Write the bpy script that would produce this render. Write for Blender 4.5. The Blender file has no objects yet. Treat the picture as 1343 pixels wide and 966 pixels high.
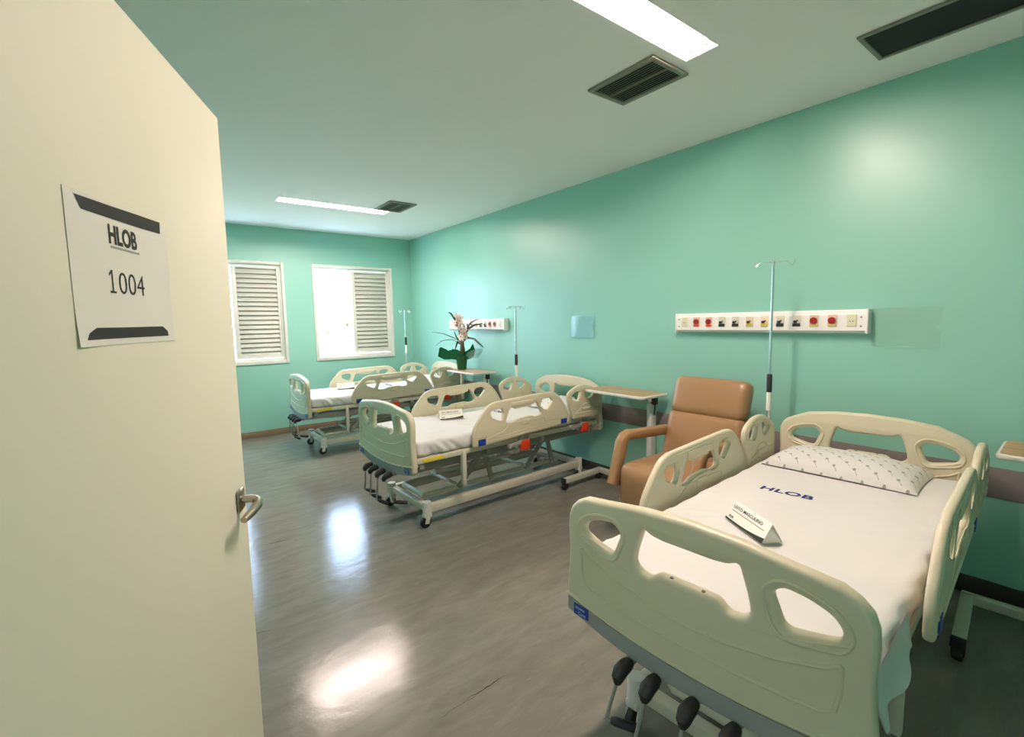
import bpy, bmesh, math, random
from mathutils import Vector, Matrix, noise
SC = bpy.context.scene
COL = SC.collection
PI = math.pi
rnd = random.Random(7)

# ------------------------------------------------------------------ materials
def lin(r, g, b):
    f = lambda c: (c / 255 / 12.92) if c / 255 <= .04045 else ((c / 255 + .055) / 1.055) ** 2.4
    return (f(r), f(g), f(b), 1)

def mat(name, col, rough=.5, metal=0., spec=.5, bump=None, emit=None, strength=0., var=None, coat=0., sheen=0.):
    m = bpy.data.materials.new(name); m.use_nodes = True
    nt = m.node_tree; p = nt.nodes['Principled BSDF']
    p.inputs['Base Color'].default_value = col
    p.inputs['Roughness'].default_value = rough
    p.inputs['Metallic'].default_value = metal
    p.inputs['Specular IOR Level'].default_value = spec
    p.inputs['Coat Weight'].default_value = coat
    if emit:
        p.inputs['Emission Color'].default_value = emit; p.inputs['Emission Strength'].default_value = strength
    tc = nt.nodes.new('ShaderNodeTexCoord')
    if var:                                   # (scale, amount): slight unevenness of the pigment
        n = nt.nodes.new('ShaderNodeTexNoise'); n.inputs['Scale'].default_value = var[0]; n.inputs['Detail'].default_value = 5
        nt.links.new(tc.outputs['Object'], n.inputs['Vector'])
        r = nt.nodes.new('ShaderNodeValToRGB')
        a = var[1]
        r.color_ramp.elements[0].position = .3; r.color_ramp.elements[1].position = .7
        r.color_ramp.elements[0].color = (col[0] * (1 - a), col[1] * (1 - a), col[2] * (1 - a), 1)
        r.color_ramp.elements[1].color = (min(1, col[0] * (1 + a)), min(1, col[1] * (1 + a)), min(1, col[2] * (1 + a)), 1)
        nt.links.new(n.outputs['Fac'], r.inputs['Fac']); nt.links.new(r.outputs['Color'], p.inputs['Base Color'])
    if bump:                                  # (scale, strength, distance)
        n = nt.nodes.new('ShaderNodeTexNoise'); n.inputs['Scale'].default_value = bump[0]; n.inputs['Detail'].default_value = 4
        nt.links.new(tc.outputs['Object'], n.inputs['Vector'])
        b = nt.nodes.new('ShaderNodeBump'); b.inputs['Strength'].default_value = bump[1]; b.inputs['Distance'].default_value = bump[2]
        nt.links.new(n.outputs['Fac'], b.inputs['Height']); nt.links.new(b.outputs['Normal'], p.inputs['Normal'])
    return m

def nmath(nt, op, a, b=None):
    n = nt.nodes.new('ShaderNodeMath'); n.operation = op
    for i, x in enumerate((a, b)):
        if x is None: continue
        if isinstance(x, (int, float)): n.inputs[i].default_value = x
        else: nt.links.new(x, n.inputs[i])
    return n.outputs[0]

def floor_mat():
    m = bpy.data.materials.new('vinyl_floor'); m.use_nodes = True
    nt = m.node_tree; p = nt.nodes['Principled BSDF']; L = nt.links.new
    tc = nt.nodes.new('ShaderNodeTexCoord')
    def ns(scale, sc3, detail, rough=.6):
        mp = nt.nodes.new('ShaderNodeMapping'); mp.inputs['Scale'].default_value = sc3
        L(tc.outputs['Object'], mp.inputs['Vector'])
        n = nt.nodes.new('ShaderNodeTexNoise'); n.inputs['Scale'].default_value = scale
        n.inputs['Detail'].default_value = detail; n.inputs['Roughness'].default_value = rough
        n.inputs['Distortion'].default_value = .4
        L(mp.outputs['Vector'], n.inputs['Vector']); return n
    a = ns(3.6, (1.0, 3.4, 1), 9, .66)
    r = nt.nodes.new('ShaderNodeValToRGB'); cr = r.color_ramp
    cr.elements[0].position = .28; cr.elements[0].color = FLOOR[0]
    cr.elements[1].position = .74; cr.elements[1].color = FLOOR[2]
    e = cr.elements.new(.5); e.color = FLOOR[1]
    L(a.outputs['Fac'], r.inputs['Fac'])
    v = ns(14, (1.2, 6, 1), 5, .7)
    r2 = nt.nodes.new('ShaderNodeValToRGB'); r2.color_ramp.elements[0].position = .60; r2.color_ramp.elements[1].position = .72
    L(v.outputs['Fac'], r2.inputs['Fac'])
    mx = nt.nodes.new('ShaderNodeMix'); mx.data_type = 'RGBA'
    L(nmath(nt, 'MULTIPLY', r2.outputs['Color'], .35), mx.inputs['Factor'])
    L(r.outputs['Color'], mx.inputs[6]); mx.inputs[7].default_value = FLOOR[3]
    L(mx.outputs[2], p.inputs['Base Color'])
    g = ns(3, (1, 1, 1), 4)
    L(nmath(nt, 'ADD', nmath(nt, 'MULTIPLY', g.outputs['Fac'], .10), .10), p.inputs['Roughness'])
    p.inputs['Specular IOR Level'].default_value = .27
    h1 = ns(75, (1, 1.3, 1), 3); h2 = ns(7, (1, 1, 1), 2)
    hh = nmath(nt, 'ADD', nmath(nt, 'MULTIPLY', h1.outputs['Fac'], .00045), nmath(nt, 'MULTIPLY', h2.outputs['Fac'], .0016))
    b = nt.nodes.new('ShaderNodeBump'); b.inputs['Strength'].default_value = .75; b.inputs['Distance'].default_value = 1.0
    L(hh, b.inputs['Height']); L(b.outputs['Normal'], p.inputs['Normal'])
    return m

def wood_mat():
    m = bpy.data.materials.new('wood_laminate'); m.use_nodes = True
    nt = m.node_tree; p = nt.nodes['Principled BSDF']; L = nt.links.new
    tc = nt.nodes.new('ShaderNodeTexCoord'); mp = nt.nodes.new('ShaderNodeMapping'); mp.inputs['Scale'].default_value = (40, 2.2, 4)
    L(tc.outputs['Object'], mp.inputs['Vector'])
    n = nt.nodes.new('ShaderNodeTexNoise'); n.inputs['Scale'].default_value = 1; n.inputs['Detail'].default_value = 6; n.inputs['Distortion'].default_value = .8
    L(mp.outputs['Vector'], n.inputs['Vector'])
    r = nt.nodes.new('ShaderNodeValToRGB'); r.color_ramp.elements[0].position = .3; r.color_ramp.elements[1].position = .72
    r.color_ramp.elements[0].color = lin(150, 108, 68); r.color_ramp.elements[1].color = lin(212, 174, 124)
    L(n.outputs['Fac'], r.inputs['Fac']); L(r.outputs['Color'], p.inputs['Base Color'])
    p.inputs['Roughness'].default_value = .35
    return m

def pillow_mat():
    m = bpy.data.materials.new('printed_pillowcase'); m.use_nodes = True
    nt = m.node_tree; p = nt.nodes['Principled BSDF']; L = nt.links.new
    tc = nt.nodes.new('ShaderNodeTexCoord')
    sep = nt.nodes.new('ShaderNodeSeparateXYZ'); L(tc.outputs['Object'], sep.inputs[0])
    def lattice(dx, dy):                     # a motif every 7 cm, staggered: a bud with a slanting stem
        fy = nmath(nt, 'FRACT', nmath(nt, 'ADD', nmath(nt, 'DIVIDE', nmath(nt, 'ADD', sep.outputs['X'], dx), .084), 40.))
        fx = nmath(nt, 'FRACT', nmath(nt, 'ADD', nmath(nt, 'DIVIDE', nmath(nt, 'ADD', sep.outputs['Y'], dy), .090), 40.))
        x = nmath(nt, 'MULTIPLY', nmath(nt, 'SUBTRACT', fx, .5), .090); y = nmath(nt, 'MULTIPLY', nmath(nt, 'SUBTRACT', fy, .5), .084)
        d = nmath(nt, 'SQRT', nmath(nt, 'ADD', nmath(nt, 'POWER', x, 2), nmath(nt, 'POWER', y, 2)))
        bud = nmath(nt, 'LESS_THAN', d, .0075)
        s = nmath(nt, 'ABSOLUTE', nmath(nt, 'SUBTRACT', x, nmath(nt, 'MULTIPLY', y, .7)))
        stem = nmath(nt, 'MULTIPLY', nmath(nt, 'LESS_THAN', s, .0022), nmath(nt, 'MULTIPLY', nmath(nt, 'LESS_THAN', y, 0.), nmath(nt, 'GREATER_THAN', y, -.027)))
        return nmath(nt, 'MAXIMUM', bud, nmath(nt, 'MULTIPLY', stem, .7))
    f = nmath(nt, 'MAXIMUM', lattice(0, 0), lattice(.042, .045))
    mx = nt.nodes.new('ShaderNodeMix'); mx.data_type = 'RGBA'
    L(f, mx.inputs['Factor']); mx.inputs[6].default_value = SHEET; mx.inputs[7].default_value = lin(150, 150, 142)
    L(mx.outputs[2], p.inputs['Base Color']); p.inputs['Roughness'].default_value = .9; p.inputs['Specular IOR Level'].default_value = .2
    n = nt.nodes.new('ShaderNodeTexNoise'); n.inputs['Scale'].default_value = 14; n.inputs['Detail'].default_value = 4
    L(tc.outputs['Object'], n.inputs['Vector'])
    b = nt.nodes.new('ShaderNodeBump'); b.inputs['Strength'].default_value = .5; b.inputs['Distance'].default_value = .012
    L(n.outputs['Fac'], b.inputs['Height']); L(b.outputs['Normal'], p.inputs['Normal'])
    return m

def clear_mat(name, tint, gloss=.08, rough=.02, milk=0.):
    m = bpy.data.materials.new(name); m.use_nodes = True
    nt = m.node_tree; nt.nodes.remove(nt.nodes['Principled BSDF']); L = nt.links.new
    out = nt.nodes['Material Output']
    t = nt.nodes.new('ShaderNodeBsdfTransparent'); t.inputs['Color'].default_value = tint
    g = nt.nodes.new('ShaderNodeBsdfGlossy'); g.inputs['Roughness'].default_value = rough
    a = nt.nodes.new('ShaderNodeMixShader'); a.inputs[0].default_value = gloss; L(t.outputs[0], a.inputs[1]); L(g.outputs[0], a.inputs[2])
    if milk:
        d = nt.nodes.new('ShaderNodeBsdfDiffuse'); d.inputs['Color'].default_value = (.42, .80, .84, 1) if milk > .1 else (.8, .85, .85, 1)
        b = nt.nodes.new('ShaderNodeMixShader'); b.inputs[0].default_value = milk
        L(a.outputs[0], b.inputs[1]); L(d.outputs[0], b.inputs[2]); a = b
    L(a.outputs[0], out.inputs['Surface'])
    return m

SHEET = (.675, .672, .655, 1)
FLOOR = ((.168, .158, .130, 1), (.205, .193, .160, 1), (.250, .236, .198, 1), (.33, .312, .265, 1))
WALL = (.280, .585, .485, 1)
M = dict(
    wall=mat('aqua_satin_wall_paint', WALL, .37, spec=.65, bump=(90, .12, .002)),
    ceiling=mat('white_ceiling_paint', (.92, .885, .87, 1), .8, spec=.2),
    band=mat('grey_wall_guard', lin(134, 122, 122), .6),
    base_dark=mat('dark_vinyl_baseboard', lin(62, 56, 50), .5),
    base_brown=mat('brown_baseboard', lin(134, 112, 88), .5),
    plastic=mat('cream_plastic', (.64, .585, .425, 1), .38, bump=(140, .05, .001)),
    plastic_grey=mat('grey_plastic', lin(150, 152, 150), .5),
    steel=mat('cream_painted_steel', (.62, .60, .48, 1), .4),
    grey_steel=mat('grey_painted_steel', lin(150, 152, 145), .42),
    white_steel=mat('white_painted_steel', (.70, .70, .65, 1), .35),
    chrome=mat('chrome', (.75, .75, .74, 1), .2, metal=1.),
    handle=mat('brushed_steel', (.42, .38, .31, 1), .3, metal=1.),
    black=mat('black_rubber', (.012, .012, .012, 1), .5),
    blue=mat('blue_label', lin(24, 62, 150), .4),
    label_ink=mat('label_print', lin(190, 205, 235), .5),
    yellow=mat('yellow_sticker', lin(225, 205, 60), .5),
    red=mat('red_plastic', lin(215, 62, 30), .4),
    dark_red=mat('dark_red_valve', lin(150, 24, 22), .4),
    pink=mat('pale_pink_plate', lin(228, 190, 170), .5),
    beige=mat('beige_socket_plate', lin(225, 222, 190), .5),
    grey_plate=mat('grey_valve_plate', lin(214, 212, 196), .4),
    amber=mat('yellow_valve_plate', lin(224, 198, 96), .5)
    , peach=mat('peach_valve_plate', lin(232, 214, 186), .5),
    sheet=mat('white_cotton_sheet', SHEET, .9, spec=.2, bump=(55, .12, .003)),
    navy=mat('navy_print', lin(35, 38, 110), .8),
    leather=mat('tan_leatherette', lin(160, 124, 88), .36, bump=(160, .25, .001), var=(3, .05)),
    seam=mat('leather_seam', lin(120, 82, 54), .6),
    door=mat('cream_door_paint', (.86, .83, .68, 1), .62, bump=(60, .06, .002)),
    door_edge=mat('door_edge', (.70, .68, .56, 1), .5),
    paper=mat('white_paper', (.88, .87, .80, 1), .8, spec=.2),
    ink=mat('black_ink', lin(38, 46, 42), .8),
    grey_ink=mat('grey_ink', lin(160, 162, 150), .8),
    blue_ink=mat('pale_blue_print', lin(170, 195, 240), .8),
    panel=mat('white_panel_enamel', (.92, .90, .88, 1), .35),
    alum=mat('offwhite_window_aluminium', lin(222, 222, 212), .45),
    slat=mat('shutter_slat', lin(196, 196, 186), .5),
    vent_frame=mat('grey_vent_frame', lin(128, 128, 112), .5),
    vent_slat=mat('dark_vent_slat', lin(104, 100, 84), .5),
    vent_dark=mat('dark_vent_throat', (.01, .012, .01, 1), .8),
    fixture=mat('white_lamp_tray', (.85, .83, .76, 1), .35),
    foil=mat('green_foil', lin(6, 88, 46), .25),
    leaf=mat('dark_orchid_leaf', lin(46, 44, 28), .5),
    stem=mat('orchid_stem', lin(88, 80, 40), .6),
    petal=mat('pinkish_petal', lin(238, 214, 204), .6),
    petal_eye=mat('flower_centre', lin(176, 84, 74), .6),
    ext_ground=mat('dry_hillside', lin(190, 190, 165), .9),
    ext_tree=mat('far_foliage', (.19, .145, .085, 1), .9),
    ext_trunk=mat('far_bark', lin(100, 85, 70), .9),
    ext_wall=mat('far_house_wall', lin(220, 205, 190), .9),
    ext_roof=mat('far_roof', lin(190, 130, 100), .9),
    corridor=mat('corridor_paint', (.7, .7, .62, 1), .6),
)
M['floor'] = floor_mat(); M['wood'] = wood_mat(); M['pillow'] = pillow_mat()
M['glass'] = clear_mat('window_glass', (.97, .985, .98, 1), .04)
M['acrylic'] = clear_mat('clear_acrylic', (.985, .99, .985, 1), .03, .08, .02)
M['acrylic_frost_sheen'] = clear_mat('frosted_acrylic_sheen', (.98, .99, .99, 1), .10, .15, .38)  # frosted, with the window's bluish reflection put into its diffuse colour
M['cello'] = clear_mat('cellophane', (.9, .97, .93, 1), .15, .1, .12)
TUBE_W = 210.
M['tube_cool'] = mat('lit_cooler_fluorescent_tube', (1, 1, 1, 1), .4, emit=(1.0, .81, .75, 1), strength=TUBE_W * 1.05)
M['tube'] = mat('lit_fluorescent_tube', (1, 1, 1, 1), .4, emit=(1.0, .775, .68, 1), strength=TUBE_W)

# ------------------------------------------------------------------ mesh helpers
class MB:
    """gathers shapes and links them as one mesh object"""
    def __init__(s): s.v = []; s.f = []; s.m = []
    def add(s, vs, fs, mi=0, mx=None):
        o = len(s.v)
        s.v += [tuple(mx @ Vector(p)) if mx else tuple(p) for p in vs]
        s.f += [tuple(i + o for i in f) for f in fs]; s.m += [mi] * len(fs)
        return s
    def bm(s, b, mi=0, mx=None):
        b.verts.index_update()
        s.add([v.co.copy() for v in b.verts], [[v.index for v in f.verts] for f in b.faces], mi, mx); b.free(); return s
    def box(s, lo, hi, bev=0., mi=0, mx=None, seg=2):
        b = bmesh.new(); bmesh.ops.create_cube(b, size=1)
        c = [(a + d) / 2 for a, d in zip(lo, hi)]; d = [max(abs(d - a), 1e-5) for a, d in zip(lo, hi)]
        for v in b.verts: v.co = Vector([c[i] + v.co[i] * d[i] for i in range(3)])
        if bev > 0: bmesh.ops.bevel(b, geom=list(b.edges), offset=min(bev, min(d) * .49), segments=seg, profile=.5, affect='EDGES')
        return s.bm(b, mi, mx)
    def beam(s, a, b_, w, h, bev=.004, mi=0, up=(0, 0, 1)):
        a = Vector(a); b_ = Vector(b_); d = b_ - a; l = d.length; x = d.normalized()
        y = Vector(up).cross(x)
        if y.length < 1e-4: y = Vector((0, 1, 0)).cross(x)
        y.normalize(); z = x.cross(y)
        mx = Matrix((( x.x, y.x, z.x, a.x), (x.y, y.y, z.y, a.y), (x.z, y.z, z.z, a.z), (0, 0, 0, 1)))
        return s.box((0, -w / 2, -h / 2), (l, w / 2, h / 2), bev, mi, mx)
    def tube(s, pts, r, n=10, mi=0, closed=False, mx=None):
        pts = [Vector(p) for p in pts]; k = len(pts)
        rs = r if isinstance(r, (list, tuple)) else [r] * k
        t = []
        for i in range(k):
            a = pts[i - 1] if (i > 0 or closed) else pts[i]; b = pts[(i + 1) % k] if (i < k - 1 or closed) else pts[i]
            t.append((b - a).normalized())
        nrm = t[0].orthogonal().normalized(); vs = []; fs = []
        for i in range(k):
            nrm = (nrm - t[i] * nrm.dot(t[i])).normalized(); bi = t[i].cross(nrm)
            for j in range(n):
                a = 2 * PI * j / n; vs.append(pts[i] + (nrm * math.cos(a) + bi * math.sin(a)) * rs[i])
        for i in range(k if closed else k - 1):
            for j in range(n):
                i2 = (i + 1) % k
                fs.append((i * n + j, i * n + (j + 1) % n, i2 * n + (j + 1) % n, i2 * n + j))
        if not closed: fs += [tuple(range(n))[::-1], tuple((k - 1) * n + j for j in range(n))]
        return s.add(vs, fs, mi, mx)
    def cyl(s, a, b, r, n=20, mi=0, mx=None): return s.tube([a, b], r, n, mi, mx=mx)
    def lathe(s, prof, n=28, mi=0, mx=None):
        vs = []; fs = []; k = len(prof)
        for (r, z) in prof:
            for j in range(n): a = 2 * PI * j / n; vs.append((r * math.cos(a), r * math.sin(a), z))
        for i in range(k - 1):
            for j in range(n): fs.append((i * n + j, i * n + (j + 1) % n, (i + 1) * n + (j + 1) % n, (i + 1) * n + j))
        fs += [tuple(range(n))[::-1], tuple((k - 1) * n + j for j in range(n))]
        return s.add(vs, fs, mi, mx)
    def poly(s, pts, mi=0, mx=None): return s.add(pts, [tuple(range(len(pts)))], mi, mx)
    def prism(s, pts, z0, z1, mi=0, mx=None):           # outline in xy, extruded in z
        n = len(pts); vs = [(x, y, z0) for x, y in pts] + [(x, y, z1) for x, y in pts]
        fs = [tuple(range(n))[::-1], tuple(range(n, 2 * n))] + [(i, (i + 1) % n, n + (i + 1) % n, n + i) for i in range(n)]
        return s.add(vs, fs, mi, mx)
    def mesh(s, me, mi=0, mx=None):
        return s.add([v.co.copy() for v in me.vertices], [tuple(p.vertices) for p in me.polygons], mi, mx)
    def obj(s, name, mats, parent=None, smooth=40, loc=None, rot=None):
        me = bpy.data.meshes.new(name); me.from_pydata(s.v, [], s.f); me.update()
        for m in (mats if isinstance(mats, (list, tuple)) else [mats]): me.materials.append(m)
        me.polygons.foreach_set('material_index', s.m)
        if smooth:
            me.polygons.foreach_set('use_smooth', [True] * len(me.polygons))
            me.set_sharp_from_angle(angle=math.radians(smooth))
        o = bpy.data.objects.new(name, me); COL.objects.link(o)
        if parent: o.parent = parent
        if loc: o.location = loc
        if rot: o.rotation_euler = rot
        return o

def tag(o, label=None, cat=None, group=None, kind=None):
    for k, v in (('label', label), ('category', cat), ('group', group), ('kind', kind)):
        if v: o[k] = v
    return o

def thing(name, label, cat, loc=(0, 0, 0), rz=0., group=None, kind=None):
    o = bpy.data.objects.new(name, None); COL.objects.link(o); o.empty_display_size = .1
    o.location = loc; o.rotation_euler = (0, 0, rz)
    return tag(o, label, cat, group, kind)

def dup(root, loc, rz, label):                  # copies a thing, its parts and their sub-parts
    r = root.copy(); COL.objects.link(r); r.location = loc; r.rotation_euler = (0, 0, rz); r['label'] = label
    for ch in list(root.children):
        c = ch.copy(); COL.objects.link(c); c.parent = r
        for g in list(ch.children):
            d = g.copy(); COL.objects.link(d); d.parent = c
    return r

def fillet(pts, rad, n=5):
    """rounds the corners of a closed outline; rad is one radius or one per point"""
    out = []; k = len(pts); rs = rad if isinstance(rad, (list, tuple)) else [rad] * k
    for i in range(k):
        p = Vector(pts[i]).to_2d(); a = Vector(pts[i - 1]).to_2d(); b = Vector(pts[(i + 1) % k]).to_2d()
        da = a - p; db = b - p; la = da.length; lb = db.length; da.normalize(); db.normalize()
        d = min(rs[i], la * .48, lb * .48)
        if d < 1e-4: out.append(tuple(p)); continue
        s = p + da * d; e = p + db * d
        for j in range(n + 1):
            t = j / n; q = s * (1 - t) ** 2 + p * 2 * t * (1 - t) + e * t * t; out.append((q.x, q.y))
    return out

def plate(outline, holes, thick, bev):
    """a flat plate with holes and rounded edges, in xy, centred on z = 0"""
    cu = bpy.data.curves.new('outline', 'CURVE'); cu.dimensions = '2D'; cu.fill_mode = 'BOTH'
    cu.extrude = max(thick / 2 - bev, 1e-5); cu.bevel_depth = bev; cu.bevel_resolution = 3; cu.offset = -bev
    for pts in [outline] + list(holes):
        sp = cu.splines.new('POLY'); sp.points.add(len(pts) - 1); sp.use_cyclic_u = True
        for q, (x, y) in zip(sp.points, pts): q.co = (x, y, 0, 1)
    o = bpy.data.objects.new('outline', cu); COL.objects.link(o)
    bpy.context.view_layer.update()
    me = bpy.data.meshes.new_from_object(o.evaluated_get(bpy.context.evaluated_depsgraph_get()))
    bpy.data.objects.remove(o); bpy.data.curves.remove(cu)
    b = bmesh.new(); b.from_mesh(me); bmesh.ops.remove_doubles(b, verts=b.verts, dist=1e-5); bmesh.ops.recalc_face_normals(b, faces=b.faces); b.to_mesh(me); b.free()
    return me

def text_mesh(body, size, bold=0., extrude=.0004, xs=1., align='CENTER', spacing=1., shear=0.):
    cu = bpy.data.curves.new('lettering', 'FONT'); cu.body = body; cu.size = size; cu.align_x = align
    cu.offset = bold; cu.extrude = extrude; cu.space_character = spacing; cu.resolution_u = 4; cu.shear = shear
    o = bpy.data.objects.new('lettering', cu); COL.objects.link(o); o.scale = (xs, 1, 1)
    bpy.context.view_layer.update()
    me = bpy.data.meshes.new_from_object(o.evaluated_get(bpy.context.evaluated_depsgraph_get()))
    for v in me.vertices: v.co.x *= xs
    bpy.data.objects.remove(o); bpy.data.curves.remove(cu)
    return me

def offset_loop(pts, d):
    """a closed outline moved outwards by d (counter-clockwise or clockwise)"""
    k = len(pts); ar = sum(pts[i][0] * pts[(i + 1) % k][1] - pts[(i + 1) % k][0] * pts[i][1] for i in range(k))
    sg = 1 if ar > 0 else -1; out = []
    for i in range(k):
        a = Vector(pts[i - 1]); b = Vector(pts[(i + 1) % k]); t = (b - a)
        if t.length < 1e-6: continue
        t.normalize(); n = Vector((t.y, -t.x)) * sg; out.append((pts[i][0] + n.x * d, pts[i][1] + n.y * d))
    return out

def grid_box(lo, hi, r, step):
    """a rounded box whose faces are fine grids (for cloth and cushions)"""
    b = bmesh.new(); L = [h - l for l, h in zip(lo, hi)]; n = [max(2, int(round(x / step))) for x in L]
    key = {}; c = [(l + h) / 2 for l, h in zip(lo, hi)]; hl = [x / 2 for x in L]
    def vert(p):
        k = tuple(round(q, 5) for q in p)
        if k not in key:
            q = Vector(p); inn = Vector([max(-hl[i] + r, min(hl[i] - r, q[i])) for i in range(3)]); d = q - inn
            if d.length > 1e-9: q = inn + d.normalized() * r
            key[k] = b.verts.new(q + Vector(c))
        return key[k]
    for ax in range(3):
        u, w = [(1, 2), (2, 0), (0, 1)][ax]
        for sg in (-1, 1):
            for i in range(n[u]):
                for j in range(n[w]):
                    q = []
                    for (a, e) in ((0, 0), (1, 0), (1, 1), (0, 1)):
                        p = [0, 0, 0]; p[ax] = sg * hl[ax]; p[u] = -hl[u] + L[u] * (i + a) / n[u]; p[w] = -hl[w] + L[w] * (j + e) / n[w]
                        q.append(vert(p))
                    if sg < 0: q.reverse()
                    try: b.faces.new(q)
                    except ValueError: pass
    return b

# ------------------------------------------------------------------ the room
RX, LX, FY, NY, H = 3.5325, -.21, 7.3615, -1.3, 2.9
T = .18
floor = MB().box((LX - T, NY - T, -.12), (RX + T, FY + T, 0)).obj('floor', M['floor'], smooth=0); tag(floor, 'glossy grey marbled vinyl floor', kind='structure')
def crack(p, q, w):
    p = Vector(p); q = Vector(q); d = (q - p); n = Vector((-d.y, d.x, 0)).normalized(); up = []; dn = []
    for i in range(13):
        t = i / 12; c = p + d * t + n * rnd.uniform(-.004, .004); ww = w * math.sin(PI * t) * rnd.uniform(.5, 1.)
        up.append(c + n * ww); dn.append(c - n * ww)
    return MB().poly([tuple(x) for x in dn + up[::-1]])
cm = mat('dark_crack', (.02, .02, .018, 1), .9)  # even dark tone of the cracks in the vinyl
for p, q, w in (((.925, 1.577, .0012), (1.150, 1.583, .0012), .0034), ((.535, 3.657, .0012), (.745, 3.628, .0012), .0045), ((.785, 1.562, .0012), (1.02, 1.572, .0012), .0012), ((.30, 2.612, .0012), (.405, 2.58, .0012), .002)):
    crack(p, q, w).obj('seam_crack', cm, floor, smooth=0)
LAMPS = ((1.16, 2.368, 1.365, 1.545), (1.212, 2.444, 5.62, 5.80))
mb = MB(); ys = [NY - T, LAMPS[0][2], LAMPS[0][3], LAMPS[1][2], LAMPS[1][3], FY + T]
for i in range(5):
    if i in (1, 3):
        l = LAMPS[i // 2]; mb.box((LX - T, ys[i], H), (l[0], ys[i + 1], H + .12)); mb.box((l[1], ys[i], H), (RX + T, ys[i + 1], H + .12))
    else: mb.box((LX - T, ys[i], H), (RX + T, ys[i + 1], H + .12))
tag(mb.obj('ceiling', M['ceiling'], smooth=0), 'white painted ceiling', kind='structure')
tag(MB().box((RX, NY - T, 0), (RX + T, FY + T, H)).obj('wall_right', M['wall'], smooth=0), 'long aqua wall behind the bed heads', kind='structure')
tag(MB().box((LX - T, NY - T, 0), (RX + T, NY, H)).obj('wall_front', M['wall'], smooth=0), 'aqua end wall behind the camera', kind='structure')
W1 = (.355, 1.588); W2 = (1.964, 3.197); WZ = (1.012, 2.428)
mb = MB()
xs = [LX - T, W1[0], W1[1], W2[0], W2[1], RX + T]
for i in range(5):
    if i in (1, 3):
        mb.box((xs[i], FY, 0), (xs[i + 1], FY + T, WZ[0])); mb.box((xs[i], FY, WZ[1]), (xs[i + 1], FY + T, H))
    else: mb.box((xs[i], FY, 0), (xs[i + 1], FY + T, H))
tag(mb.obj('wall_back', M['wall'], smooth=0), 'aqua end wall with the two shuttered windows', kind='structure')
DOOR0, DOOR1 = -.22, .72                       # the doorway in the left wall, the camera stands in it
mb = MB().box((LX - T, NY, 0), (LX, DOOR0, H)).box((LX - T, DOOR1, 0), (LX, FY, H)).box((LX - T, DOOR0, 2.13), (LX, DOOR1, H))
tag(mb.obj('wall_left', M['wall'], smooth=0), 'aqua wall the door hangs on', kind='structure')
# corridor outside the doorway
CX0 = -2.3
mb = MB().box((CX0, -2.2, -.12), (LX - T, 2.6, 0)); tag(mb.obj('corridor_floor', M['floor'], smooth=0), 'corridor floor outside the doorway', kind='structure')
mb = MB().box((CX0 - .1, -2.2, 0), (CX0, 2.6, 2.9)).box((CX0, -2.3, 0), (LX - T, -2.2, 2.9)).box((CX0, 2.6, 0), (LX - T, 2.7, 2.9))
tag(mb.obj('corridor_wall', M['corridor'], smooth=0), 'corridor walls outside the doorway', kind='structure')
tag(MB().box((CX0 - .1, -2.3, 2.9), (LX - T, 2.7, 3.)).obj('corridor_ceiling', M['ceiling'], smooth=0), 'corridor ceiling', kind='structure')

mb = MB().box((RX - .012, NY, 0), (RX, FY, .10), .003); tag(mb.obj('baseboard_right', M['base_dark']), 'dark baseboard along the bed wall', kind='structure')
mb = MB().box((LX, FY - .012, 0), (RX - .012, FY, .085), .003); tag(mb.obj('baseboard_back', M['base_brown']), 'brown baseboard below the windows', kind='structure')
mb = MB().box((LX, DOOR1, 0), (LX + .012, FY - .012, .10), .003); tag(mb.obj('baseboard_left', M['base_dark']), 'dark baseboard on the door wall', kind='structure')
mb = MB().box((RX - .006, NY, .565), (RX, FY, .73), .002); tag(mb.obj('trim_1', M['band']), 'grey protective wall guard band behind the beds', kind='structure')

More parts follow.
